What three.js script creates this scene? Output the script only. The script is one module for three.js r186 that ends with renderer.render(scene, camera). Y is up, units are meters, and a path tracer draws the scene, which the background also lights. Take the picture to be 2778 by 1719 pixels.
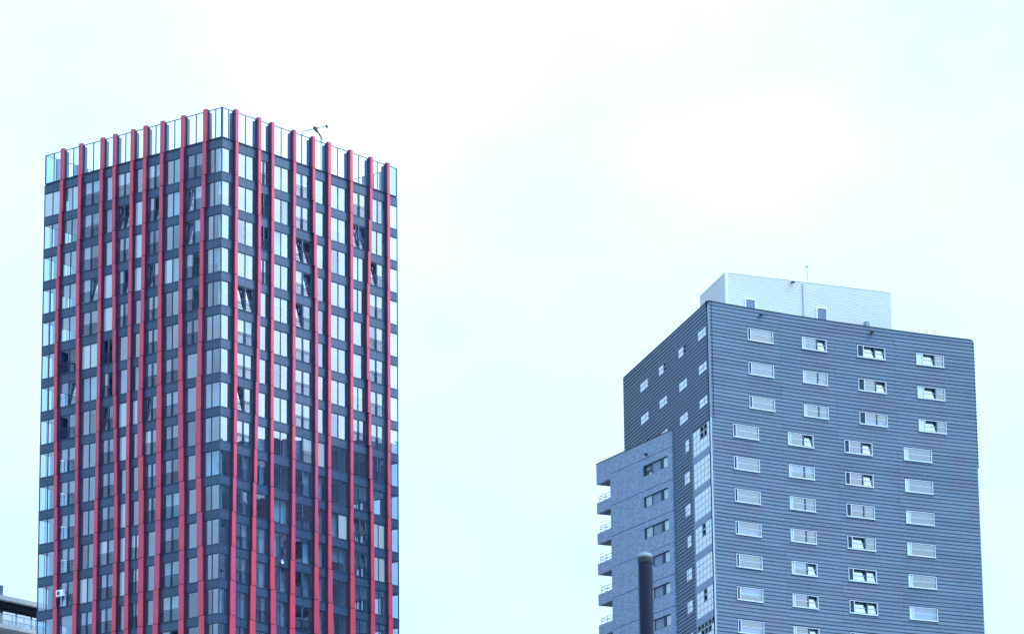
import * as THREE from 'three';

/* ---------- camera, sky, sun, exposure ---------- */
const R = Math.PI / 180, SX = Math.sin, CX = Math.cos;
const scene = new THREE.Scene();
const camera = new THREE.PerspectiveCamera(8.4006, 1024 / 633, 1, 6000);
camera.position.set(0, 1.6, 0);
camera.rotation.order = 'YXZ';
camera.rotation.set(15.385 * R, 0, -0.667 * R);
camera.focus = 365; camera.userData.fStop = 4.2;
camera.updateMatrixWorld();
const renderer = new THREE.WebGLRenderer({ antialias: true });
renderer.toneMapping = THREE.LinearToneMapping;
renderer.toneMappingExposure = 1.0;
renderer.shadowMap.enabled = true;

function rng(seed) { let a = seed >>> 0; return () => { a = (a + 0x6d2b79f5) | 0; let t = Math.imul(a ^ (a >>> 15), 1 | a); t = (t + Math.imul(t ^ (t >>> 7), 61 | t)) ^ t; return ((t ^ (t >>> 14)) >>> 0) / 4294967296; }; }
const hash3 = (x, y, z) => { let h = Math.imul(x, 374761393) ^ Math.imul(y, 668265263) ^ Math.imul(z, 1274126177); h = Math.imul(h ^ (h >>> 13), 1274126177); return ((h ^ (h >>> 16)) >>> 0) / 4294967296; };
function vnoise(x, y, z = 0) {
  const i = Math.floor(x), j = Math.floor(y), k = Math.floor(z), f = x - i, g = y - j, h = z - k;
  const a = f * f * (3 - 2 * f), b = g * g * (3 - 2 * g), c = h * h * (3 - 2 * h), L = (p, q, t) => p + (q - p) * t;
  const s = (dz) => L(L(hash3(i, j, k + dz), hash3(i + 1, j, k + dz), a), L(hash3(i, j + 1, k + dz), hash3(i + 1, j + 1, k + dz), a), b);
  return L(s(0), s(1), c);
}
const fbm = (x, y, z = 0, n = 4) => { let s = 0, a = 0.5, t = 0; for (let i = 0; i < n; i++) { s += a * vnoise(x, y, z); t += a; a *= 0.5; x *= 2.03; y *= 2.03; z *= 2.03; } return s / t; };
const clamp = (x, a = 0, b = 1) => Math.min(b, Math.max(a, x)), smooth = (a, b, x) => { const t = clamp((x - a) / (b - a)); return t * t * (3 - 2 * t); };
const dirOf = (az, el) => new THREE.Vector3(SX(az * R) * CX(el * R), SX(el * R), -CX(az * R) * CX(el * R));

// bright overcast sky, thin towards the hidden sun on the right, soft cloud patches over the towers
const SUN = dirOf(95, 52);
{
  const W = 2048, H = 1024, data = new Float32Array(W * H * 4), d = new THREE.Vector3();
  for (let r = 0; r < H; r++) for (let c = 0; c < W; c++) {
    const el = ((r + 0.5) / H - 0.5) * Math.PI, ph = ((c + 0.5) / W - 0.5) * 2 * Math.PI;
    d.set(CX(ph) * CX(el), SX(el), SX(ph) * CX(el));
    const e = Math.max(0, el), az = Math.atan2(d.x, -d.z) / R, eld = el / R;
    const g = Math.acos(clamp(d.dot(SUN), -1, 1)) / R;
    const lift = (1 + 2 * SX(e)) / 1.52;
    const glow = 1 + 1.75 * Math.exp(-((g / 45) ** 2));
    const away = smooth(86, 128, g);
    let n = fbm(d.x * 5 + 11, d.y * 9 + 3, d.z * 5 + 7, 4) - 0.5;
    let n2 = fbm(d.x * 22 + 3, d.y * 34, d.z * 22 + 9, 3) - 0.5;
    const n3 = fbm(d.x * 60, d.y * 110 + 5, d.z * 60 + 2, 4) - 0.5;
    let patch = 0;                                  // white cloud patches
    for (const [pa, pe, rx, ry, k] of [[-2.3, 18.8, 1.5, 1.2, 0.22], [-1.6, 17.2, 1.1, 1.4, 0.1], [4.1, 17.7, 0.6, 0.45, 0.10], [3.6, 17.6, 0.4, 0.25, 0.07], [1.2, 17.0, 3.0, 2.0, 0.02], [7.2, 19.8, 2.4, 1.8, -0.14], [-60, 30, 25, 10, 0.12], [150, 40, 30, 12, 0.14], [-150, 22, 28, 9, 0.12], [60, 25, 20, 8, 0.12]])
      patch += k * Math.exp(-(((az - pa) / rx) ** 2) - (((eld - pe) / ry) ** 2));
    const amp = lift * glow * (1 + 0.16 * n);
    patch *= 0.3 + 1.4 * fbm(az * 1.6 + 40, eld * 2.2, 3, 4);
    data.set([amp * (0.80 - 0.44 * away + patch * 1.0 + 0.17 * n2 + 0.10 * n3), amp * (1.18 - 0.46 * away + patch * 0.6 + 0.05 * n2), amp * (1.62 - 0.42 * away + patch * 0.3), 1], (r * W + c) * 4);
  }
  const t = new THREE.DataTexture(data, W, H, THREE.RGBAFormat, THREE.FloatType);
  t.mapping = THREE.EquirectangularReflectionMapping; t.magFilter = THREE.LinearFilter; t.needsUpdate = true;
  scene.background = t; scene.environment = t;
}
const sun = new THREE.DirectionalLight(new THREE.Color().setRGB(1, 0.9, 0.82), 1.5);
sun.position.copy(SUN).multiplyScalar(600).add(new THREE.Vector3(0, 60, -370));
sun.target.position.set(0, 60, -370); sun.castShadow = true; sun.shadow.radius = 22;
Object.assign(sun.shadow.camera, { left: -160, right: 160, top: 160, bottom: -160, near: 50, far: 1200 });
scene.add(sun, sun.target);

/* ---------- helpers ---------- */
class Geo {                                        // boxes and faces gathered into one geometry, uv in metres
  constructor() { this.p = []; this.u = []; }
  tri(a, b, c, ua, ub, uc) { this.p.push(...a, ...b, ...c); this.u.push(...ua, ...ub, ...uc); return this; }
  quad(a, b, c, d, u) {
    if (!u) {
      const n = [0, 1, 2].map((i) => { const j = (i + 1) % 3, k = (i + 2) % 3; return Math.abs((b[j] - a[j]) * (d[k] - a[k]) - (b[k] - a[k]) * (d[j] - a[j])); });
      const ax = n[0] > n[1] && n[0] > n[2] ? [2, 1] : n[1] > n[2] ? [0, 2] : [0, 1];
      u = [a, b, c, d].map((q) => [q[ax[0]], q[ax[1]]]);
    }
    return this.tri(a, b, c, u[0], u[1], u[2]).tri(a, c, d, u[0], u[2], u[3]);
  }
  box(x0, x1, y0, y1, z0, z1, m) {
    let v = [[x0, y0, z0], [x1, y0, z0], [x1, y1, z0], [x0, y1, z0], [x0, y0, z1], [x1, y0, z1], [x1, y1, z1], [x0, y1, z1]];
    if (m) v = v.map((q) => new THREE.Vector3(...q).applyMatrix4(m).toArray());
    for (const [a, b, c, d] of [[4, 5, 6, 7], [1, 0, 3, 2], [5, 1, 2, 6], [0, 4, 7, 3], [7, 6, 2, 3], [0, 1, 5, 4]]) this.quad(v[a], v[b], v[c], v[d]);
    return this;
  }
  bar(a, b, t, up = [0, 1, 0]) {                    // square bar between two points
    const A = new THREE.Vector3(...a), Bv = new THREE.Vector3(...b), L = A.distanceTo(Bv), z = Bv.clone().sub(A).normalize();
    let x = new THREE.Vector3(...up).cross(z); if (x.length() < 1e-3) x.set(1, 0, 0); x.normalize();
    const y = z.clone().cross(x), m = new THREE.Matrix4().makeBasis(x, y, z).setPosition(A);
    return this.box(-t / 2, t / 2, -t / 2, t / 2, 0, L, m);
  }
  prism(poly, y0, y1) {                             // poly: counter-clockwise seen from above in (x, -z)
    const n = poly.length; let L = 0;
    for (let i = 0; i < n; i++) {
      const a = poly[i], b = poly[(i + 1) % n], l = Math.hypot(b[0] - a[0], b[1] - a[1]);
      this.quad([a[0], y0, a[1]], [b[0], y0, b[1]], [b[0], y1, b[1]], [a[0], y1, a[1]], [[L, y0], [L + l, y0], [L + l, y1], [L, y1]]); L += l;
    }
    const tris = THREE.ShapeUtils.triangulateShape(poly.map((k) => new THREE.Vector2(k[0], -k[1])), []);
    for (const [y, f] of [[y1, 1], [y0, -1]]) for (const ix of tris) {
      const t = ix.map((i) => poly[i]); if (f < 0) t.reverse();
      const q = t.map((k) => [k[0], y, k[1]]); this.tri(q[0], q[1], q[2], ...t);
    }
    return this;
  }
  build() {
    const g = new THREE.BufferGeometry();
    g.setAttribute('position', new THREE.Float32BufferAttribute(this.p, 3)); g.setAttribute('uv', new THREE.Float32BufferAttribute(this.u, 2));
    g.computeVertexNormals(); return g;
  }
}
const names = {};
const numbered = (n) => { const k = names[n] = (names[n] ?? -1) + 1; return k ? n + '_' + String(k).padStart(3, '0') : n; };
function mesh(name, geo, mat, parent) {
  const m = new THREE.Mesh(geo instanceof Geo ? geo.build() : geo, mat); m.name = name; m.castShadow = m.receiveShadow = true;
  if (parent) parent.add(m); return m;
}
function thing(name, label, category, [x, y, z] = [0, 0, 0], turn = 0, group) {
  const o = new THREE.Group(); o.name = numbered(name); o.position.set(x, y, z); o.rotation.y = turn; o.userData = { label, category };
  if (group) o.userData.group = group; scene.add(o); return o;
}
const C = (r, g, b) => new THREE.Color().setRGB(r, g, b);
const std = (c, rough = 0.7, o = {}) => new THREE.MeshStandardMaterial({ color: c, roughness: rough, ...o });
const phy = (c, rough, o = {}) => new THREE.MeshPhysicalMaterial({ color: c, roughness: rough, ...o });
function texture(n, f, rep = [1, 1], srgb = false) {   // f(x, y) -> grey or [r, g, b], x and y in 0..1
  const d = new Uint8Array(n * n * 4);
  for (let j = 0; j < n; j++) for (let i = 0; i < n; i++) { const v = f(i / n, j / n), a = Array.isArray(v) ? v : [v, v, v]; d.set([...a.map((q) => clamp(q) * 255), 255], (j * n + i) * 4); }
  const t = new THREE.DataTexture(d, n, n); t.wrapS = t.wrapT = THREE.RepeatWrapping; t.magFilter = THREE.LinearFilter; t.minFilter = THREE.LinearFilter; t.repeat.set(...rep); if (srgb) t.colorSpace = THREE.SRGBColorSpace; t.needsUpdate = true; return t;
}
const wrapNoise = (x, y, fx, fy, z = 0) => { // tiling noise
  const a = vnoise(x * fx, y * fy, z), b = vnoise((x - 1) * fx, y * fy, z), c = vnoise(x * fx, (y - 1) * fy, z), e = vnoise((x - 1) * fx, (y - 1) * fy, z);
  return (a * (1 - x) + b * x) * (1 - y) + (c * (1 - x) + e * x) * y;
};

/* ---------- materials ---------- */
const streak = texture(512, (x, y) => 0.72 + 0.2 * wrapNoise(x, y, 40, 6, 1) + 0.14 * wrapNoise(x, y, 90, 60, 2) + 0.1 * wrapNoise(x, y, 7, 7, 3) - 0.12, [0.2, 0.2]);
const dirt = texture(512, (x, y) => 0.72 + 0.16 * wrapNoise(x, y, 60, 5, 5) + 0.18 * wrapNoise(x, y, 5, 8, 6) + 0.1 * wrapNoise(x, y, 120, 120, 7), [0.1, 0.1]);
const ripple = texture(256, (x, y) => wrapNoise(x, y, 4, 4, 31) * 0.7 + wrapNoise(x, y, 9, 8, 32) * 0.3, [0.3, 0.3]);
const M = {
  red: [phy(C(0.52, 0.054, 0.102), 0.42, { map: dirt }), phy(C(0.56, 0.060, 0.094), 0.38, { map: dirt }), phy(C(0.48, 0.056, 0.122), 0.46, { map: dirt })],
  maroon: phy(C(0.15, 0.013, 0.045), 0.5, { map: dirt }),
  plate: std(C(0.085, 0.12, 0.22), 0.5),
  web: std(C(0.012, 0.030, 0.075), 0.5),
  frame: std(C(0.015, 0.042, 0.095), 0.5),
  post: std(C(0.024, 0.060, 0.12), 0.45),
  spandrel: [phy(C(0.034, 0.068, 0.122), 0.3, { ior: 1.5, map: dirt }), phy(C(0.040, 0.077, 0.134), 0.24, { ior: 1.5, map: dirt }), phy(C(0.029, 0.061, 0.112), 0.36, { ior: 1.5, map: dirt })],
  groove: std(C(0.008, 0.012, 0.022), 0.9),
  rail: std(C(0.014, 0.035, 0.085), 0.5),
  glass: phy(C(0.52, 0.76, 0.90), 0.0, { transmission: 1, thickness: 0, ior: 4.6, bumpMap: ripple, bumpScale: 0.007 }),
  glassDark: phy(C(0.46, 0.72, 0.88), 0.0, { transmission: 1, thickness: 0, ior: 3.3, bumpMap: ripple, bumpScale: 0.007 }),
  clear: phy(C(0.93, 0.98, 1), 0.0, { transmission: 1, thickness: 0, ior: 1.5 }),
  paneR: phy(C(0.70, 0.88, 0.95), 0.0, { transmission: 1, thickness: 0, ior: 4.6 }),
  paneF: phy(C(0.26, 0.56, 0.92), 0.0, { transmission: 1, thickness: 0, ior: 3.0 }),
  filmPane: phy(C(0.40, 0.46, 0.48), 0.0, { ior: 3.4, bumpMap: ripple, bumpScale: 0.007 }),
  paneS: phy(C(0.70, 0.88, 0.95), 0.0, { transmission: 1, thickness: 0, ior: 15 }),
  ceiling: std(C(0.55, 0.62, 0.66), 0.9),
  room: std(C(0.32, 0.36, 0.38), 0.9),
  curtain: [std(C(0.72, 0.78, 0.80), 0.95), std(C(0.55, 0.62, 0.66), 0.95), std(C(0.42, 0.47, 0.50), 0.95)],
  beige: std(C(0.52, 0.46, 0.33), 0.95),
  white: std(C(0.75, 0.80, 0.83), 0.6),
  concrete: std(C(0.42, 0.46, 0.49), 0.85),
  silver: std(C(0.44, 0.53, 0.63), 0.4, { metalness: 0.1 }),
  darkVent: std(C(0.045, 0.075, 0.11), 0.6),
  lightPanel: std(C(0.45, 0.58, 0.72), 0.4),
  greyTrim: std(C(0.20, 0.27, 0.36), 0.6),
  greyPanel: std(C(0.17, 0.25, 0.36), 0.55),
  pipe: std(C(0.30, 0.36, 0.44), 0.5),
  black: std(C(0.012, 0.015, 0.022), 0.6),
  leaf: std(C(0.03, 0.07, 0.04), 0.8, { side: THREE.DoubleSide }),
};

/* ---------- ground ---------- */
{
  const t = texture(512, (x, y) => 0.75 + 0.3 * wrapNoise(x, y, 9, 9, 1) * wrapNoise(x, y, 60, 60, 2), [0.05, 0.05]);
  const g = new Geo().quad([-3000, 0, 3000], [3000, 0, 3000], [3000, 0, -3000], [-3000, 0, -3000]);
  const m = mesh('ground', g, std(C(0.20, 0.20, 0.19), 0.95, { map: t }), scene); m.userData.kind = 'structure';
}

/* ================= red and glass tower ================= */
const H = 118.496, FL = 3.0576, WL = 22.0, WR = 24.16, ROWS = 15, SPH = 0.77;
const tower = thing('apartment_tower', 'tall dark glass apartment tower with bright red vertical fins and a glazed roof parapet', 'tower', [-25.521, 0, -364.107], 51.54 * R);
// fin edges in metres from the near corner: one entry for the parapet, then one for each storey down
const FIN_L = [
  [1.88, 1.91, 1.99, 2.12, 2.16, 2.16, 2.27, 2.35, 2.45, 2.48, 2.45, 2.37, 2.24, 2.12, 2.02, 1.91], [4.57, 4.61, 4.63, 4.64, 4.66, 4.66, 4.65, 4.64, 4.62, 4.56, 4.48, 4.36, 4.34, 4.32, 4.31, 4.30],
  [7.09, 7.10, 7.13, 7.14, 7.15, 7.15, 7.15, 7.17, 7.17, 7.18, 7.16, 7.15, 7.16, 7.24, 7.32, 7.36], [9.18, 9.19, 9.19, 9.20, 9.22, 9.23, 9.31, 9.39, 9.49, 9.45, 9.32, 9.21, 9.17, 9.16, 9.15, 9.13],
  [10.75, 10.76, 10.78, 10.78, 10.78, 10.79, 10.79, 10.80, 10.81, 10.81, 10.80, 10.79, 10.80, 10.80, 10.80, 10.81], [12.96, 12.95, 12.94, 12.88, 12.81, 12.73, 12.65, 12.57, 12.47, 12.36, 12.25, 12.17, 12.17, 12.23, 12.30, 12.32],
  [14.52, 14.55, 14.56, 14.56, 14.55, 14.55, 14.54, 14.52, 14.54, 14.55, 14.55, 14.60, 14.63, 14.65, 14.69, 14.70], [17.25, 17.26, 17.27, 17.33, 17.30, 17.25, 17.19, 17.14, 17.11, 17.09, 17.05, 17.00, 16.98, 17.05, 17.11, 17.12],
  [19.55, 19.56, 19.66, 19.77, 19.86, 19.88, 19.90, 19.87, 19.80, 19.73, 19.66, 19.57, 19.52, 19.55, 19.52, 19.48]];
const wFar = [0.4, 0.4, 0.4, 0.4, 0.4, 0.4, 0.45, 0.5, 0.56, 0.58, 0.58, 0.58, 0.6, 0.6, 0.6, 0.6], wNear = [0.38, 0.37, 0.37, 0.37, 0.37, 0.37, 0.37, 0.36, 0.36, 0.36, 0.36, 0.38, 0.4, 0.43, 0.47, 0.5];
const FIN_R = [
  [1.27, 1.29, 1.28, 1.28, 1.26, 1.27, 1.29, 1.28, 1.29, 1.29, 1.28, 1.21, 1.11, 1.01, 0.95, 0.92], [4.31, 4.30, 4.31, 4.33, 4.33, 4.32, 4.25, 4.19, 4.10, 4.02, 3.95, 3.82, 3.75, 3.66, 3.55, 3.48],
  [6.08, 6.08, 6.09, 6.09, 6.08, 6.08, 6.08, 6.09, 6.09, 6.10, 6.11, 6.12, 6.12, 6.12, 6.18, 6.22], [9.05, 9.03, 9.01, 9.01, 9.00, 8.99, 8.99, 8.99, 8.98, 8.98, 8.98, 8.96, 8.90, 8.80, 8.74, 8.70],
  [11.65, 11.66, 11.71, 11.86, 11.96, 12.02, 12.03, 12.04, 12.04, 12.05, 12.05, 12.03, 12.01, 11.97, 11.95, 11.93], Array(16).fill(13.82),
  [16.87, 16.89, 16.89, 16.90, 16.90, 16.90, 16.89, 16.89, 16.88, 16.88, 16.87, 16.86, 16.87, 16.85, 16.84, 16.84], [19.75, 19.66, 19.52, 19.37, 19.24, 19.16, 19.18, 19.31, 19.41, 19.51, 19.60, 19.68, 19.68, 19.69, 19.66, 19.62],
  [22.14, 22.14, 22.13, 22.13, 22.11, 22.11, 22.10, 22.09, 22.08, 22.06, 22.05, 22.06, 22.09, 22.13, 22.15, 22.16]];
const wR = [0.37, 0.37, 0.37, 0.37, 0.38, 0.38, 0.38, 0.38, 0.38, 0.38, 0.38, 0.41, 0.47, 0.57, 0.65, 0.69];
const finR = (i, p) => i === 8 || i === 7 ? Math.min(wR[p], 0.36 + Math.max(0, p - 10) * 0.045) : wR[p];
const spanL = (i, p) => { const w = i < 4 ? wFar[p] : wNear[p]; const f = FIN_L[i][p] + 0.145; return [f - w, f]; };       // [near, far] edge
const spanR = (i, p) => [FIN_R[i][p] + 0.19, FIN_R[i][p] + 0.19 + finR(i, p)];
// each storey, bays counted from the near corner. A two panes, S one pane, R doors with railing, l r t left / right / both tilted, o q right / left wide open, D both open
const BAY_L = ['ARARSRSRAA', 'AlArStSRAA', 'AlARSRSRAA', 'AoAlSrSrAA', 'AoARSRSRAA', 'ARARSSDADA', 'ASRRSSoArA', 'ASRlSSlAqA', 'ASRRSSRARA', 'ASRRSSRARA', 'ASRRSSRARA', 'ASRSRSRARA', 'ASRSRSRARA', 'ASRSRSRRSA', 'ASrSRSRRSA'];
const BAY_R = ['AARARSARAA', 'AAtARSAtAA', 'AAtAtSAAlA', 'AARArSAARA', 'AtSAlSASRA', 'ARSARSASRA', 'ARSARSAARA', 'AlSARSARRA', 'ARSARSAARA', 'ARSARSARSA', 'ARSARSAtAA', 'ARSAASArAA', 'ARSARSARAA', 'AARARSARAA', 'AARARSARAA'];
// curtains and blinds that show: f full, h left half, g right half, d drawn blind, e empty
const CUR_L = ['.e.f.fh.ff'.replace(/\./g, 'x'), 'xxxxfxhxxe', 'xxxxfxfhex', 'xxfxfxfxxe', 'xxxxxxfxee', 'exxexxxfxe', 'xexexhxdee', 'xexhffexee', 'xexfxfxeee', 'xeehxfxeee', 'xexexfeeee', 'xexefffeee', 'xehxffxfee', 'xexxxhxxee', 'xeexfhxfee'];
const CUR_R = ['xxxxxxxxxe', 'xxexxxxxxe', 'xxxxexxxxe', 'xxxxxxxxxe', 'xexxexxxxe', 'xxxxxxxxxe', 'xxxxxxxxxe', 'xexxxexxxe', 'xgxxffexhe', 'eggeggxehe', 'egedegfhfe', 'egghggxhfe', 'egggggxehe', 'egggegheee', 'exhxhfxhxe'];
const bayX = (face, b, p) => { // [x0, x1] in the viewer's frame of the face: x grows to the right
  const s = face === 'L' ? spanL : spanR, E = face === 'L' ? WL : WR;
  const a = b === 0 ? 0.03 : s(b - 1, p)[1], e = b === 9 ? E - 0.03 : s(b, p)[0];
  return face === 'L' ? [-e, -a] : [a, e];
};
function place(m, face, x, y, z = 0) { if (face === 'L') { m.position.set(-z, y, x); m.rotation.y = -Math.PI / 2; } else m.position.set(x, y, z); return m; }
const rnd = rng(7);
const wave = (w, y0, y1, z, amp, seed) => { // hanging cloth with folds
  const g = new Geo(), n = Math.max(6, Math.round(w * 9)); const r = rng(seed); const ph = r() * 6;
  const pt = (i) => { const x = (i / n) * w; return [x, z + amp * SX(i * 1.9 + ph) + amp * 0.4 * SX(i * 0.7)]; };
  for (let i = 0; i < n; i++) { const a = pt(i), b = pt(i + 1); g.quad([a[0], y0, a[1]], [b[0], y0, b[1]], [b[0], y1, b[1]], [a[0], y1, a[1]]); }
  return g;
};
const tilt = (pane, a) => { pane.rotation.x = a; };
function pane(parent, x0, x1, y0, y1, z, mat, name = 'pane') {
  const w = x1 - x0, h = y1 - y0, u = rnd() * 40, v = rnd() * 40, m = mesh(name, new Geo().quad([0, 0, 0], [w, 0, 0], [w, h, 0], [0, h, 0], [[u, v], [u + w, v], [u + w, v + h], [u, v + h]]), mat, parent);
  m.position.set(x0, y0, z); m.rotation.set((rnd() - 0.5) * 0.005, (rnd() - 0.5) * 0.005, 0); return m;
}
function leaf(parent, x0, x1, y0, y1, z, lean) {    // sash with its pane in one tilted part: the frame carries the glass
  const w = x1 - x0, h = y1 - y0, g = new Geo().box(0, 0.07, 0, h, -0.03, 0.03).box(w - 0.07, w, 0, h, -0.03, 0.03).box(0.07, w - 0.07, 0, 0.07, -0.03, 0.03).box(0.07, w - 0.07, h - 0.07, h, -0.03, 0.03);
  const f = mesh('sash_frame', g, M.frame, parent); f.position.set(x0, y0, z); f.rotation.x = -lean;
  const p = mesh('pane', new Geo().quad([0.07, 0.07, 0], [w - 0.07, 0.07, 0], [w - 0.07, h - 0.07, 0], [0.07, h - 0.07, 0]), M.glass, parent);
  p.position.copy(f.position); p.rotation.set(-lean + (rnd() - 0.5) * 0.004, (rnd() - 0.5) * 0.004, 0);
}
for (const face of ['L', 'R']) for (let r = 0; r < ROWS; r++) for (let b = 0; b < 10; b++) {
  const p = r + 1, [x0, x1] = bayX(face, b, p), w = x1 - x0, yt = H - r * FL - SPH, yb = H - (r + 1) * FL + 0.02, h = yt - yb, kind = (face === 'L' ? BAY_L : BAY_R)[r][b], cur = (face === 'L' ? CUR_L : CUR_R)[r][b];
  // spandrel above the window
  const sp = new Geo(), mid = w * 0.5, joint = kind === 'S' ? [[0, w]] : [[0, mid - 0.012], [mid + 0.012, w]];
  for (const [a, e] of joint) sp.box(a, e, 0.03, SPH - 0.04, -0.16, 0.02);
  sp.box(0, w, SPH - 0.035, SPH - 0.0, -0.16, 0.045).box(0, w, 0, 0.026, -0.16, 0.035);
  place(mesh('spandrel_panel', sp, M.spandrel[Math.floor(rnd() * 3)], tower), face, x0, yt);
  // window: frame with panes
  const fr = new Geo(), t = 0.06, rail = !'AS'.includes(kind), z = -0.05, jl = face === 'L' && w > 0.9 && b < 9 ? 0.11 : t, jr = face === 'R' && w > 0.9 && b < 9 ? 0.15 : t;
  fr.box(0, jl, 0, h, z - 0.05, z + 0.05).box(w - jr, w, 0, h, z - 0.05, z + 0.05).box(jl, w - jr, 0, t, z - 0.05, z + 0.05).box(jl, w - jr, h - t, h, z - 0.05, z + 0.05);
  let cuts = [[jl, w - jr]];
  if (kind !== 'S') {
    const c = face === 'R' && b === 0 ? w * 0.7 : face === 'R' && b === 9 ? w * 0.22 : face === 'L' && b === 9 ? w * 0.48 : w * 0.5, k = rail ? Math.min(0.085, w * 0.06) : 0.03;
    fr.box(c - k, c + k, t, h - t, z - 0.05, z + 0.05); cuts = [[jl, c - k], [c + k, w - jr]];
  }
  const win = place(mesh('window', fr, rail ? M.post : M.frame, tower), face, x0, yb);
  cuts.forEach(([a, e], i) => {
    const open = (kind === 't') || (kind === 'l' && i === 0) || (kind === 'r' && i === 1), gone = kind === 'D' || (kind === 'o' && i === 1) || (kind === 'q' && i === 0);
    if (open) leaf(win, a, e, t, h - t, z, 0.15 + rnd() * 0.03);
    else if (gone) { const wd = e - a, g = new Geo().box(0, 0.06, t, h - t, z - wd * 0.9, z).box(0, 0.06, t, t + 0.06, z - wd * 0.9, z); const l = mesh('sash_frame', g, M.frame, win); l.position.x = i ? e - 0.06 : a; }
    else pane(win, a, e, t, h - t, z, cur === 'f' && (r * 3 + b + i) % 4 ? M.filmPane : hash3(r, b * 3 + i, face === 'L' ? 5 : 6) < (face === 'L' ? 0.34 : 0.12) ? M.glassDark : M.glass);
  });
  if (rail) {
    const g = new Geo(), ry = 1.02; g.box(0, w, ry, ry + 0.045, 0.07, 0.115).box(0, w, ry - 0.14, ry - 0.115, 0.08, 0.105).box(0, w, 0.03, 0.06, 0.08, 0.105);
    for (let x = 0.06; x < w; x += 0.105) g.box(x - 0.008, x + 0.008, 0.06, ry - 0.13, 0.083, 0.101);
    for (const x of [0.03, w / 2, w - 0.03]) g.box(x - 0.018, x + 0.018, 0, ry, 0.07, 0.1);
    mesh('railing', g, M.rail, win);
  }
  // curtains and blinds
  const q = rnd(), cm = M.curtain[Math.floor(rnd() * 3)], seed = r * 100 + b * 7 + (face === 'L' ? 1 : 2), zc = -0.42;
  let list = [];
  if (cur === 'f') list = [[0.05, w - 0.05]]; else if (cur === 'h') list = [[0.05, w * 0.45]]; else if (cur === 'g') list = [[w * 0.62, w - 0.06]];
  else if (cur === 'd') { const bl = mesh('blind', new Geo().box(0.05, w - 0.05, h * 0.12, h, zc, zc + 0.012), M.curtain[0], win); }
  else if (cur === 'x') { if (q < 0.22) list = [[0.06, w * (0.12 + rnd() * 0.2)]]; else if (q < 0.4) list = [[w * (0.7 + rnd() * 0.15), w - 0.06]]; else if (q < 0.5) list = [[0.05, w - 0.05]]; else if (q < 0.58) mesh('blind', new Geo().box(0.05, w - 0.05, h * (0.4 + rnd() * 0.3), h, zc, zc + 0.012), cm, win); }
  for (const [a, e] of list) { const c = mesh('curtain', wave(e - a, 0.05, h, 0, 0.035, seed), cur === 'f' ? M.curtain[r % 2] : cm, win); c.position.set(a, 0, zc); }
}
// red fins, one segment to a storey, and the parapet glazing between them
for (const face of ['L', 'R']) for (let i = 0; i < 9; i++) for (let p = 0; p < 16; p++) {
  const [a, e] = (face === 'L' ? spanL : spanR)(i, p), w = e - a, x = face === 'L' ? -e : a, y1 = p ? H - (p - 1) * FL : H + 3.06, y0 = p ? H - p * FL : H;
  const m = M.red[Math.floor(rnd() * 3)], h = y1 - y0, bv = 0.02;
  const out = [[0, 0.27], [w, 0.27], [w, 0.33 - bv], [w - bv, 0.33], [bv, 0.33], [0, 0.33 - bv]].reverse(), g = new Geo();      // chamfered folded-sheet profile
  g.prism(out.map(([u, v]) => [u, v]), 0.025, h - 0.025);
  const s = place(mesh('fin_segment', g, m, tower), face, x, y0);
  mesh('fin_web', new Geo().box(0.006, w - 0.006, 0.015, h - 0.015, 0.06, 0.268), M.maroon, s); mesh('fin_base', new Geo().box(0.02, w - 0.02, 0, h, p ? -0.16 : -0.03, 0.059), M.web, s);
  if (!p) mesh('stiffener_plate', new Geo().box(0.01, w - 0.01, 0.18, 2.78, -0.46, -0.1), M.plate, s);
}
for (const face of ['L', 'R']) for (let b = 0; b < 10; b++) {
  const [x0, x1] = bayX(face, b, 0), w = x1 - x0, g = new Geo(), hp = 2.8;
  g.box(0, w, hp - 0.07, hp, -0.06, 0.0).box(0, w, 0.02, 0.09, -0.06, 0.0);
  const posts = [0.03, w - 0.03]; if (!(face === 'L' && (b === 4 || b === 6)) && !(face === 'R' && (b === 2 || b === 5))) posts.push(b === 0 && face === 'R' ? w * 0.62 : b === 9 && face === 'R' ? w * 0.22 : w * 0.5);
  for (const x of posts) g.box(x - 0.05, x + 0.05, 0.09, hp - 0.05, -0.06, -0.002);
  const k = place(mesh('parapet_frame', g, M.post, tower), face, x0, H + 0.15, -0.03);
  posts.sort((m, n) => m - n); for (let j = 0; j + 1 < posts.length; j++) pane(k, posts[j] + 0.03, posts[j + 1] - 0.03, 0.09, hp - 0.05, -0.03, b === 9 && (face === 'R') === (j === 1) ? (face === 'R' ? M.paneF : M.glassDark) : M.clear);
}
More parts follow.
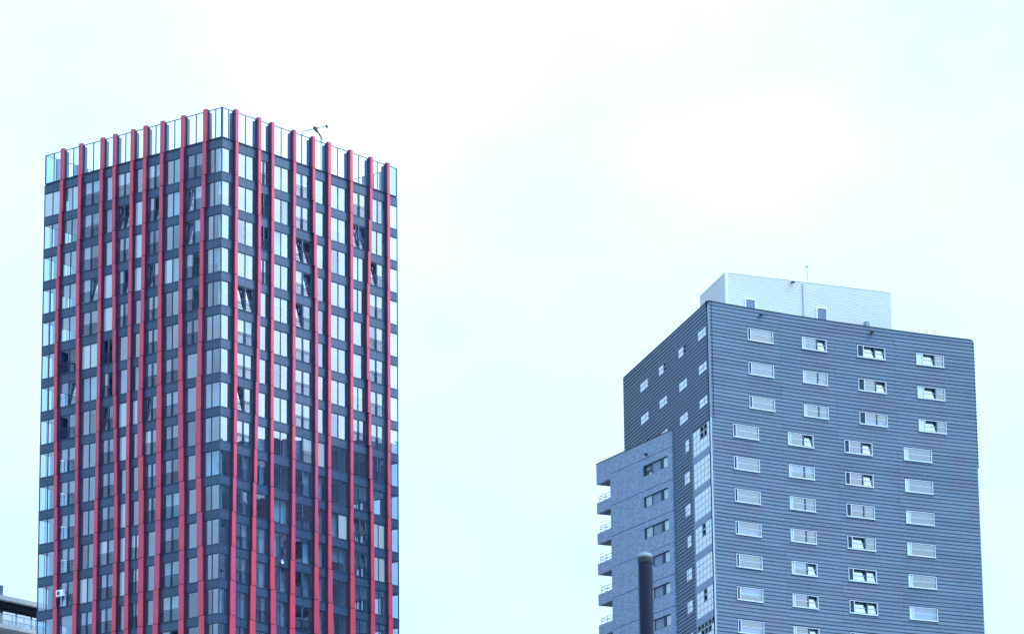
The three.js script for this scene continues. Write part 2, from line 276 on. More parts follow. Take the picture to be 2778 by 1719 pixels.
// rear parapet, roof deck, slabs, partitions, core, rear faces
{
  const g = new Geo(), gl = new Geo();
  g.box(0, WR - 0.2, H + 2.9, H + 2.95, -WL + 0.08, -WL + 0.14).box(WR - 0.16, WR - 0.1, H + 2.9, H + 2.95, -WL, -0.1);
  for (let x = 0.1; x < WR; x += 1.35) g.box(x - 0.03, x + 0.03, H, H + 2.9, -WL + 0.08, -WL + 0.13);
  for (let z = 0.1; z < WL; z += 1.35) g.box(WR - 0.16, WR - 0.1, H, H + 2.9, -z - 0.03, -z + 0.03);
  mesh('rear_parapet_frame', g, M.post, tower);
  gl.quad([0, H + 0.05, -WL + 0.1], [WR - 0.2, H + 0.05, -WL + 0.1], [WR - 0.2, H + 2.9, -WL + 0.1], [0, H + 2.9, -WL + 0.1]).quad([WR - 0.13, H + 0.05, -WL], [WR - 0.13, H + 0.05, -0.1], [WR - 0.13, H + 2.9, -0.1], [WR - 0.13, H + 2.9, -WL]);
  mesh('rear_parapet_glass', gl, M.clear, tower);
  mesh('roof_deck', new Geo().box(0.12, WR - 0.12, H - 0.8, H - 0.12, -WL + 0.12, -0.12), M.concrete, tower);
  mesh('shadow_gap', new Geo().box(0.07, WR - 0.07, H - 0.12, H + 0.16, -WL + 0.07, -0.07), M.groove, tower);
  mesh('corner_post', new Geo().box(-0.012, 0.028, H - ROWS * FL, H, -0.028, 0.012), M.post, tower);
  mesh('corner_post', new Geo().box(0.0, 0.17, H + 0.13, H + 2.97, -0.17, 0.0), M.post, tower);
  for (let r = 0; r < ROWS; r++) mesh('floor_slab', new Geo().box(0.22, WR - 0.22, H - (r + 1) * FL - SPH + 0.03, H - (r + 1) * FL - 0.02, -WL + 0.22, -0.22), M.ceiling, tower);
  const yb = H - ROWS * FL - 1;
  mesh('core', new Geo().box(6.5, 18.2, yb, H - 0.82, -16.0, -6.5), M.room, tower);
  for (const s of [4.4, 9.0, 12.6, 17.0]) mesh('partition_wall', new Geo().box(0.3, 6.6, yb, H - 0.82, -s - 0.08, -s + 0.08), M.room, tower);
  for (const s of [4.4, 9.2, 13.0, 17.0]) mesh('partition_wall', new Geo().box(s - 0.08, s + 0.08, yb, H - 0.82, -6.6, -0.3), M.room, tower);
  mesh('partition_wall', new Geo().box(21.8, 21.95, H - 9 * FL, H - 0.82, -9, -0.3), M.room, tower);
  mesh('partition_wall', new Geo().box(6.6, 6.75, yb, H - 0.82, -WL + 0.4, -16), M.room, tower);
  mesh('partition_wall', new Geo().box(18, 23.8, yb, H - 0.82, -9.15, -9), M.room, tower);
  // the two far faces, built with bands, fins and glazing
  const bands = new Geo(), fins = new Geo(), gz = new Geo(), fx = new Geo();
  for (let r = 0; r < ROWS; r++) { const y1 = H - r * FL, y0 = y1 - SPH; bands.box(0.06, WR - 0.06, y0, y1, -WL - 0.02, -WL + 0.16).box(WR - 0.16, WR + 0.02, y0, y1, -WL + 0.17, -0.06); }
  for (let k = 0; k < 10; k++) {
    const x = 1.9 + k * 2.35, zz = -(1.9 + k * 2.1); if (k < 9) { fins.box(x, x + 0.4, H - ROWS * FL, H + 3.06, -WL - 0.5, -WL - 0.02); fins.box(WR + 0.03, WR + 0.5, H - ROWS * FL, H + 3.06, zz - 0.4, zz); }
    fx.box(x - 1.1, x - 1.04, H - ROWS * FL, H - 0.8, -WL + 0.03, -WL + 0.09); fx.box(WR - 0.09, WR - 0.03, H - ROWS * FL, H - 0.8, zz + 1.0, zz + 1.06);
  }
  gz.quad([0.03, yb, -WL + 0.06], [WR - 0.03, yb, -WL + 0.06], [WR - 0.03, H - 0.85, -WL + 0.06], [0.03, H - 0.85, -WL + 0.06]).quad([WR - 0.06, yb, -WL + 0.1], [WR - 0.06, yb, -0.06], [WR - 0.06, H - 0.85, -0.06], [WR - 0.06, H - 0.85, -WL + 0.1]);
  mesh('rear_spandrels', bands, M.spandrel[0], tower); mesh('rear_fins', fins, M.greyPanel, tower); mesh('rear_mullions', fx, M.frame, tower); mesh('rear_glazing', gz, M.clear, tower);
  // storeys below the ones in view
  const lo = new Geo(), top = H - ROWS * FL; lo.box(0.1, WR - 0.1, 0, top - 0.02, -WL + 0.1, -0.1);
  mesh('lower_storeys', lo, M.spandrel[2], tower);
  const lf = new Geo(), lb = new Geo();
  for (let i = 0; i < 9; i++) { const [a, e] = spanL(i, 15), [c, d] = spanR(i, 15); lf.box(-0.5, 0.09, 0, top - 0.02, -e, -a).box(c, d, 0, top - 0.02, -0.09, 0.5); }
  for (let y = top; y > 3; y -= FL) lb.box(-0.02, WR + 0.02, y - SPH, y - 0.03, -0.1, 0.03).box(-0.03, 0.1, y - SPH, y - 0.03, -WL, 0.02);
  mesh('lower_fins', lf, M.red[1], tower); mesh('lower_spandrels', lb, M.spandrel[1], tower);
}

/* ================= slate-clad tower with the curved front ================= */
const CY = [16.765, 0, -354.604], TOP = 100.44, LA = 27.757, A0 = 54.8, A1 = 64.8, LEN_L = 26.83, AZ_L = -14.425;
const arcPts = (() => { const n = 64, P = [[0, 0]]; for (let i = 0; i < n; i++) { const a = (A0 + (A1 - A0) * (i + 0.5) / n) * R; P.push([P[i][0] + LA / n * SX(a), P[i][1] - LA / n * CX(a)]); } return P; })();
const frontAt = (s) => { const a = (A0 + (A1 - A0) * s / LA) * R, t = clamp(s / LA * 64, 0, 63.999), i = Math.floor(t), f = t - i, p = arcPts[i], q = arcPts[i + 1]; return { x: p[0] + (q[0] - p[0]) * f, z: p[1] + (q[1] - p[1]) * f, n: [CX(a), SX(a)] }; };
const sideDir = [SX(AZ_L * R), -CX(AZ_L * R)], sideOut = [-CX(AZ_L * R), -SX(AZ_L * R)];
const sideAt = (s) => ({ x: sideDir[0] * s, z: sideDir[1] * s, n: sideOut });
const slate = thing('apartment_tower', 'slate grey tower clad in horizontal boards with a curved front and pale rooftop block', 'tower', CY);
const place2 = (m, at, s, y, off = 0) => { const q = at(s); m.position.set(q.x + q.n[0] * off, y, q.z + q.n[1] * off); m.rotation.y = Math.atan2(q.n[0], q.n[1]); return m; };
const LOWBOT = 69.6;
// openings: {s0, s1, y0, y1} per wall
const openF = [], openS = [];
const FRONT = [];
const fl3 = [98.63, 95.61, 92.62];
for (let k = 0; k < 3; k++) [4.14, 9.9, 15.72, 21.86].forEach((s, c) => FRONT.push({ s0: s, s1: s + [2.66, 2.55, 2.87, 2.8][c], y1: fl3[k], y0: fl3[k] - 1.08, c, k }));
for (let k = 3; k < 10; k++) [2.32, 8.12, 14.04, 20.21].forEach((s, c) => { const y1 = 89.92 - (k - 3) * 2.818; FRONT.push({ s0: s, s1: s + [2.68, 2.65, 2.88, 2.84][c], y1, y0: y1 - 1.12, c, k }); });
for (const o of FRONT) openF.push({ s0: o.s0, s1: o.s1, y0: o.y0, y1: o.y1 });
const SIDE = [];
for (let k = 0; k < 3; k++) [[0.82, 3.26], [6.7, 9.2], [12.92, 15.36], [18.8, 21.36]].forEach(([a, b], c) => { if (k < 2 || c < 3 || true) SIDE.push({ s0: a, s1: b, y1: fl3[k] - 0.2, y0: fl3[k] - 1.02, c, k }); });
const SMALL = []; for (let k = 0; k < 7; k++) { const y1 = 89.9 - k * 2.818; SMALL.push({ s0: 6.5, s1: 8.15, y0: y1 - 1.05, y1 }); }
const GLAZ = []; for (let k = 0; k < 7; k++) { const y1 = 90.05 - k * 2.818; GLAZ.push({ s0: 0.14, s1: 5.36, y0: y1 - 2.24, y1 }); }
for (const o of [...SIDE, ...SMALL]) openS.push(o);
openS.push({ s0: 0.0, s1: 5.5, y0: -1, y1: 90.12 });
// boards
const slateMap = (seed, list) => texture(1024, (x, y) => {
  const st = 0.5 * vnoise(x * 700, y * 300, seed) + 0.5 * vnoise(x * 120, y * 400, seed + 1), bl = fbm(x * 9, y * 7, seed + 2, 3); let pu = smooth(0.5, 0.72, fbm(x * 14, y * 11, seed + 4, 4));
  const l = 0.60 + 0.24 * st + 0.14 * (bl - 0.5), s = x * 30, yy = y * 30 < 9.9 ? 90 + y * 30 : 60 + y * 30;
  let run = 0;
  for (const o of list) if (s > o.s0 - 0.25 && s < o.s1 + 0.3 && yy < o.y0 && yy > o.y0 - 1.5) run = Math.max(run, smooth(0.35, 0.75, vnoise(s * 5, yy * 0.5, seed + 7)) * smooth(o.y0 - 1.5, o.y0 - 0.4, yy + 0.5 * vnoise(s * 7, 1, seed)));
  pu = Math.max(pu, run * 0.9);
  return [l * (0.99 + 0.10 * pu), l * (1 - 0.08 * pu), l * (1 - 0.07 * pu)];
}, [1 / 30, 1 / 30]);
const mapF = slateMap(23, openF), mapS = slateMap(9, openS.filter((o) => o.y0 > 0));
const tones = [[0.118, 0.186, 0.276], [0.104, 0.170, 0.256], [0.128, 0.198, 0.284], [0.116, 0.174, 0.254]];
const boardF = tones.map((c) => std(C(...c), 0.75, { map: mapF })), boardS = tones.map((c) => std(C(...c), 0.75, { map: mapS }));
function cut(list, s0, s1, y0, y1) {               // rectangles of a course left over round the openings
  let parts = [{ s0, s1, y0, y1 }];
  for (const o of list) {
    const next = [];
    for (const p of parts) {
      if (o.s1 <= p.s0 || o.s0 >= p.s1 || o.y1 <= p.y0 || o.y0 >= p.y1) { next.push(p); continue; }
      if (o.s0 > p.s0) next.push({ ...p, s1: o.s0 }); if (o.s1 < p.s1) next.push({ ...p, s0: o.s1 });
      const m = { s0: Math.max(p.s0, o.s0), s1: Math.min(p.s1, o.s1) };
      if (o.y0 > p.y0) next.push({ ...m, y0: p.y0, y1: o.y0 }); if (o.y1 < p.y1) next.push({ ...m, y0: o.y1, y1: p.y1 });
    }
    parts = next;
  }
  return parts.filter((p) => p.s1 - p.s0 > 0.01 && p.y1 - p.y0 > 0.02);
}
function board(list, at, s0, s1, y0, y1, outB, outT, step, flip, add) {
  for (const p of cut(list, s0, s1, y0, y1)) {
    const g = new Geo();
    const n = Math.max(1, Math.ceil((p.s1 - p.s0) / step)), off = (y) => outT + (outB - outT) * (y1 - y) / (y1 - y0);
    const P = (s, y, o) => { const q = at(s); return [q.x + q.n[0] * o, y, q.z + q.n[1] * o]; };
    for (let i = 0; i < n; i++) {
      const a = p.s0 + (p.s1 - p.s0) * i / n, b = p.s0 + (p.s1 - p.s0) * (i + 1) / n, [l, r] = flip ? [b, a] : [a, b], ob = off(p.y0), ot = off(p.y1);
      g.quad(P(l, p.y0, ob), P(r, p.y0, ob), P(r, p.y1, ot), P(l, p.y1, ot), [[l, p.y0], [r, p.y0], [r, p.y1], [l, p.y1]]);
      g.quad(P(l, p.y0, ob - 0.045), P(r, p.y0, ob - 0.045), P(r, p.y0, ob), P(l, p.y0, ob)).quad(P(l, p.y1, ot), P(r, p.y1, ot), P(r, p.y1, ot - 0.03), P(l, p.y1, ot - 0.03));
      for (const [s, on] of [[p.s0, i === 0], [p.s1, i === n - 1]]) if (on) g.quad(P(s, p.y0, ob - 0.045), P(s, p.y0, ob), P(s, p.y1, ot), P(s, p.y1, ot - 0.03));
    }
    add(g, (p.s1 - p.s0) * (p.y1 - p.y0));
  }
}
const boards = [], cutF = openF.map((o) => ({ s0: o.s0 - 0.05, s1: o.s1 + 0.05, y0: o.y0 - 0.06, y1: o.y1 + 0.075 }));
const COURSE = 0.3285, GAP = 0.04, SEAMS = [0.05, 7.6, 13.35, 19.6, LA], SIDESEAM = [0.05, 5.9, 11.9, 17.6, LEN_L];
for (let k = 0, y = TOP - 0.04; y > LOWBOT; k++) {
  const h = k === 0 ? 0.34 : COURSE; y -= h;
  const gp = GAP * (0.85 + 0.35 * rnd()), y0 = y + gp * 0.55, y1 = y + h - gp * 0.45;
  for (let q = 0; q < 4; q++) { const m = Math.floor(rnd() * 4); board(cutF, frontAt, SEAMS[q] + (q ? 0.006 : 0), SEAMS[q + 1] - 0.006, y0, y1, 0.046 + rnd() * 0.012, 0.012, 1.4, false, (g, a) => boards.push([g, a, boardF[m]])); }
  for (let q = 0; q < 4; q++) { const m = Math.floor(rnd() * 4); board(openS, sideAt, SIDESEAM[q] + (q ? 0.006 : 0), SIDESEAM[q + 1] - 0.006, y0, y1, 0.046 + rnd() * 0.012, 0.012, 40, true, (g, a) => boards.push([g, a * 0.3, boardS[m]])); }
}
boards.sort((a, b) => b[1] - a[1]);
for (const [g, , m] of boards.slice(0, 300)) mesh('cladding_board', g, m, slate);
for (const mm of [boardF, boardS]) { const g = new Geo(); for (const [q, , m] of boards.slice(300)) if (mm.includes(m)) { for (const v of q.p) g.p.push(v); for (const v of q.u) g.u.push(v); } if (g.p.length) mesh(mm === boardF ? 'cladding_boards' : 'side_cladding_boards', g, mm[0], slate).userData.kind = 'stuff'; }
// backing walls behind the boards, with openings, and the rooms behind them
{
  const g = new Geo();
  for (const [list, at, len, step, flip] of [[openF, frontAt, LA, 1.4, false], [[...openS], sideAt, LEN_L, 40, true]]) {
    for (const p of cut(list, 0.02, len, LOWBOT, TOP - 0.06)) {
      const n = Math.max(1, Math.ceil((p.s1 - p.s0) / step));
      for (let i = 0; i < n; i++) {
        const a = p.s0 + (p.s1 - p.s0) * i / n, b = p.s0 + (p.s1 - p.s0) * (i + 1) / n, [l, r] = flip ? [b, a] : [a, b];
        const P = (s, y, o) => { const q = at(s); return [q.x + q.n[0] * o, y, q.z + q.n[1] * o]; };
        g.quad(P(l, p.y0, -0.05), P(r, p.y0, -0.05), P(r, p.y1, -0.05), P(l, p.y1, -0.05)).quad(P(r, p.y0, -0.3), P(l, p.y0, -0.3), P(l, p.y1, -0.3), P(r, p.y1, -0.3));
      }
    }
  }
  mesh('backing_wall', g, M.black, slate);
  // plan of the body: front arc, far side, back, left side
  const end = frontAt(LA), lf = sideAt(LEN_L), far = [end.x + SX(-3 * R) * 13, end.z - CX(-3 * R) * 13], inset = (poly, d) => { const cx = poly.reduce((a, p) => a + p[0], 0) / poly.length, cz = poly.reduce((a, p) => a + p[1], 0) / poly.length; return poly.map(([x, z]) => { const l = Math.hypot(x - cx, z - cz), f = (l - d) / l; return [cx + (x - cx) * f, cz + (z - cz) * f]; }); };
  const back = [lf.x + SX(3.2 * R) * 17, lf.z - CX(3.2 * R) * 17];
  const plan = []; for (let i = 0; i <= 8; i++) { const q = frontAt(LA * i / 8); plan.push([q.x, q.z]); } plan.push(far, [far[0] - 1, back[1]], back, [lf.x, lf.z]);
  const inner = inset(plan, 0.9), core = inset(plan, 4.2);
  mesh('roof_deck', new Geo().prism(inner, TOP - 0.9, TOP - 0.45), M.concrete, slate);
  for (let k = 0; k < 11; k++) { const y = k < 3 ? fl3[k] + 0.35 : 90.3 - (k - 3) * 2.818; mesh('floor_slab', new Geo().prism(inner, y - 0.2, y + 0.1), M.ceiling, slate); }
  mesh('core', new Geo().prism(core, LOWBOT, TOP - 0.9), M.room, slate);
  mesh('lower_storeys', new Geo().prism(plan, 0, LOWBOT), boardF[1], slate);
  // far side with the boards in profile, and the back
  const sAt = (o) => (s) => ({ x: end.x + SX(-3 * R) * s, z: end.z - CX(-3 * R) * s, n: [CX(-3 * R), SX(-3 * R)].map((v) => v), });
  const up = new Geo(); const P = (s, y, o) => { const q = sAt()(s); return [q.x + q.n[0] * o, y, q.z + q.n[1] * o]; };
  for (let y = TOP - 0.04, k = 0; y > 88.95; k++) { const h = k ? COURSE : 0.34; y -= h; up.quad(P(0.02, y, 0.17), P(13, y, 0.17), P(13, y + h, 0.03), P(0.02, y + h, 0.03)).quad(P(0.02, y, 0.0), P(13, y, 0.0), P(13, y, 0.17), P(0.02, y, 0.17)).tri(P(0.02, y, 0), P(0.02, y, 0.17), P(0.02, y + h, 0.03), [0, 0], [1, 0], [1, 1]); }
  mesh('far_side_cladding', up, boardS[1], slate);
  const bk = new Geo(); bk.quad(P(0.03, LOWBOT, -0.02), P(13, LOWBOT, -0.02), P(13, TOP - 0.06, -0.02), P(0.03, TOP - 0.06, -0.02)).quad([far[0], LOWBOT, far[1]], [far[0] - 1, LOWBOT, back[1]], [far[0] - 1, TOP - 0.06, back[1]], [far[0], TOP - 0.06, far[1]]).quad([far[0] - 1, LOWBOT, back[1]], [back[0], LOWBOT, back[1]], [back[0], TOP - 0.06, back[1]], [far[0] - 1, TOP - 0.06, back[1]]);
  mesh('rear_wall', bk, M.greyPanel, slate);
  const rc = new Geo(), rAt = (s, o, y) => [lf.x + SX(3.2 * R) * s - CX(3.2 * R) * o, y, lf.z - CX(3.2 * R) * s - SX(3.2 * R) * o];   // left side goes on towards the back
  for (let y = TOP - 0.04, k = 0; y > LOWBOT; k++) { const h = k ? COURSE : 0.34; y -= h; rc.quad(rAt(17, 0.0, y + 0.03), rAt(0.06, 0.0, y + 0.03), rAt(0.06, -0.04, y + h), rAt(17, -0.04, y + h)).quad(rAt(17, -0.05, y), rAt(0.06, -0.05, y), rAt(0.06, -0.05, y + 0.03), rAt(17, -0.05, y + 0.03)); }
  mesh('rear_side_cladding', rc, boardS[2], slate);
  // coping and corner trims
  const cp = new Geo(); for (let i = 0; i < 16; i++) { const a = frontAt(LA * i / 16), b = frontAt(LA * (i + 1) / 16), Q = (q, o, y) => [q.x + q.n[0] * o, y, q.z + q.n[1] * o]; cp.quad(Q(a, 0.06, TOP - 0.06), Q(b, 0.06, TOP - 0.06), Q(b, 0.06, TOP), Q(a, 0.06, TOP)).quad(Q(a, 0.06, TOP), Q(b, 0.06, TOP), Q(b, -0.4, TOP), Q(a, -0.4, TOP)).quad(Q(b, -0.4, TOP - 0.5), Q(a, -0.4, TOP - 0.5), Q(a, -0.4, TOP), Q(b, -0.4, TOP)); }
  { const Q = (s, o, y) => { const q = sideAt(s); return [q.x + q.n[0] * o, y, q.z + q.n[1] * o]; }; const L = LEN_L; cp.quad(Q(L, 0.06, TOP - 0.06), Q(0, 0.06, TOP - 0.06), Q(0, 0.06, TOP), Q(L, 0.06, TOP)).quad(Q(L, 0.06, TOP), Q(0, 0.06, TOP), Q(0, -0.4, TOP), Q(L, -0.4, TOP)); }
  mesh('roof_coping', cp, M.black, slate);
  const ca = Math.atan2(CX(55 * R) - CX(AZ_L * R) , SX(55 * R) - SX(AZ_L * R));
  const tr = mesh('corner_trim', new Geo().box(-0.07, 0.07, 90.15, TOP - 0.36, -0.06, 0.05), M.greyTrim, slate); tr.rotation.y = ca;
  const tw = mesh('corner_trim', new Geo().box(-0.055, 0.055, LOWBOT, 90.15, -0.1, 0.075), M.silver, slate); tw.rotation.y = ca;
  const te = mesh('corner_trim', new Geo().box(-0.05, 0.03, LOWBOT, 88.95, -0.05, 0.05), M.greyPanel, slate); te.position.set(end.x, 0, end.z); te.rotation.y = 20 * R;
}
// front windows
const OPEN = { '1:0': [1], '2:0': [0, 1], '3:0': [0], '2:1': [1], '3:1': [0], '3:2': [0], '1:3': [1], '2:3': [1], '2:4': [1], '2:6': [0], '2:7': [0, 1], '1:7': [1], '2:8': [0, 1], '1:8': [1], '2:9': [0], '1:9': [1] };
for (const o of FRONT) {
  const w = o.s1 - o.s0, h = o.y1 - o.y0, g = new Geo(), t = 0.055, op = OPEN[o.c + ':' + o.k] || [];
  const win = mesh('window', g, M.silver, slate);
  place2(win, frontAt, (o.s0 + o.s1) / 2, o.y0); win.position.x -= CX(win.rotation.y) * w / 2; win.position.z += SX(win.rotation.y) * w / 2;
  const zf = 0.085, G = new Geo().box(-0.02, w + 0.02, 0, t, -0.12, zf).box(-0.02, w + 0.02, h - t, h, -0.12, zf).box(-0.02, t - 0.01, t, h - t, -0.12, zf).box(w - t + 0.01, w + 0.02, t, h - t, -0.12, zf).box(-0.06, w + 0.06, -0.055, -0.002, -0.05, 0.13);
  const low = o.k >= 3, left = o.c === 0 ? 0.26 : o.c === 1 ? 0.24 : o.c === 2 ? (low ? 0.45 : 0.58) : low ? 0.36 : 0.6;
  G.box(left, left + 0.075, t, h - t, -0.1, zf - 0.015);
  const vent = o.c === 0 || o.c === 2;
  const vg = new Geo(); if (vent) { vg.box(t - 0.01, left, t, h - t, -0.06, -0.02); for (let y = t + 0.03; y < h - t - 0.03; y += 0.055) vg.box(t - 0.01, left, y, y + 0.02, -0.02, 0.015); } else vg.box(t - 0.01, left, t, h - t, -0.03, 0.02).box(left * 0.55, left * 0.55 + 0.02, t, h - t, 0.02, 0.035);
  mesh(vent ? 'vent_louvre' : 'side_panel', vg, vent ? M.darkVent : M.lightPanel, win);
  const a0 = left + 0.075, a1 = w - t + 0.01, two = o.c === 1 || o.c === 2 || (o.c === 3 && !low), md = o.c === 1 ? w * 0.62 : o.c === 2 ? w * 0.63 : w * 0.66;
  const secs = two ? [[a0, md - 0.055], [md + 0.055, a1]] : [[a0, a1]];
  if (two) mesh('mullion', new Geo().box(md - 0.055, md + 0.055, t, h - t, -0.1, zf - 0.03), M.post, win);
  secs.forEach(([a, e], i) => {
    const lean = op.includes(i) ? 0.2 + rnd() * 0.05 : 0, hh = h - 2 * t, f = new Geo(), q = 0.045;
    if (lean) { f.box(0, q, 0, hh, -0.025, 0.025).box(e - a - q, e - a, 0, hh, -0.025, 0.025).box(q, e - a - q, 0, q, -0.025, 0.025).box(q, e - a - q, hh - q, hh, -0.025, 0.025); const s = mesh('sash_frame', f, M.post, win); s.position.set(a, t, 0); s.rotation.x = -lean; }
    const p = pane(win, a + (lean ? q : 0), e - (lean ? q : 0), t, h - t, 0, M.paneF); if (lean) p.rotation.x = -lean;
    const b = mesh('glazing_bar', new Geo().box(0, e - a, -0.025, 0.025, -0.02, 0.05), M.silver, win); b.position.set(a, h * 0.5, lean ? -SX(lean) * h * 0.45 : 0);
  });
  win.geometry = G.build();
  const q = rnd();
  if (q < 0.3) { const c = mesh('curtain', wave(w - 0.2, 0.02, h * (q < 0.12 ? 1 : 0.5), -0.4, 0.03, Math.floor(q * 1e5)), M.curtain[q < 0.12 ? 0 : 1], win); c.position.x = 0.1; }
  else if (q < 0.36) mesh('blind', new Geo().box(left + 0.1, w - 0.1, h * 0.45, h, -0.3, -0.29), M.curtain[0], win);
}
// side windows: two by two panes
function gridWindow(o, cols, rows, mat, openCells = []) {
  const w = o.s1 - o.s0, h = o.y1 - o.y0, win = place2(mesh('window', new Geo().box(0, 1, 0, 1, 0, 1), mat, slate), sideAt, o.s1, o.y0), t = 0.05, k = 0.04, zf = 0.012;
  const g = new Geo().box(0, w, 0, t, -0.1, zf).box(0, w, h - t, h, -0.1, zf).box(0, t, t, h - t, -0.1, zf).box(w - t, w, t, h - t, -0.1, zf);
  const xs = cols.map((c) => c * w), ys = rows.map((c) => c * h);
  for (const x of xs.slice(1, -1)) g.box(x - k, x + k, t, h - t, -0.06, zf - 0.002); for (const y of ys.slice(1, -1)) g.box(t, w - t, y - k * 0.8, y + k * 0.8, -0.06, zf - 0.004);
  win.geometry = g.build();
  for (let i = 0; i + 1 < xs.length; i++) for (let j = 0; j + 1 < ys.length; j++) {
    const a = i ? xs[i] + k : t, e = i + 2 < xs.length ? xs[i + 1] - k : w - t, b = j ? ys[j] + k * 0.8 : t, c = j + 2 < ys.length ? ys[j + 1] - k * 0.8 : h - t;
    const p = pane(win, a, e, b, c, 0.0, M.paneS); if (openCells.some(([x, y]) => x === i && y === j)) { p.rotation.x = -0.42; const f = mesh('sash_frame', new Geo().box(0, 0.04, 0, c - b, -0.02, 0.02).box(e - a - 0.04, e - a, 0, c - b, -0.02, 0.02).box(0.04, e - a - 0.04, c - b - 0.04, c - b, -0.02, 0.02), M.post, win); f.position.set(a, b, 0); f.rotation.x = -0.42; }
  }
  return win;
}
for (const o of SIDE) gridWindow(o, [0, 0.62, 1], [0, 0.5, 1], M.greyTrim, (o.c === 1 && o.k === 0) || (o.c === 2 && o.k === 0) ? [[1, 0], [1, 1]] : []);
SMALL.forEach((o, k) => gridWindow(o, [0, 0.3, 1], [0, 0.48, 1], M.greyTrim, k % 3 === 0 ? [[0, 0], [0, 1]] : []));
GLAZ.forEach((o, k) => {
  gridWindow(o, [0, 0.2, 0.4, 0.6, 0.8, 1], [0, 0.25, 0.5, 0.75, 1], M.pipe, k === 0 ? [[2, 2], [2, 3], [3, 2], [3, 3]] : k === 3 ? [[2, 2], [2, 3]] : k === 5 ? [[2, 3], [2, 2]] : k === 6 ? [[0, 3], [1, 3], [2, 3], [3, 3], [4, 3], [1, 2], [2, 2], [3, 2]] : []);
  const g = new Geo().box(0, 5.48, 0, 2.818 - 2.24 - 0.01, -0.2, 0.03), m = mesh('spandrel_panel', g, M.greyPanel, slate); place2(m, sideAt, 5.5, o.y0 - (2.818 - 2.24));
});
mesh('spandrel_panel', new Geo().box(5.36, 5.46, LOWBOT, 90.1, -0.1, 0.05), M.greyTrim, slate).rotation.y = Math.atan2(sideOut[0], sideOut[1]) ; slate.children.at(-1).position.set(sideDir[0] * 10.85, 0, sideDir[1] * 10.85);

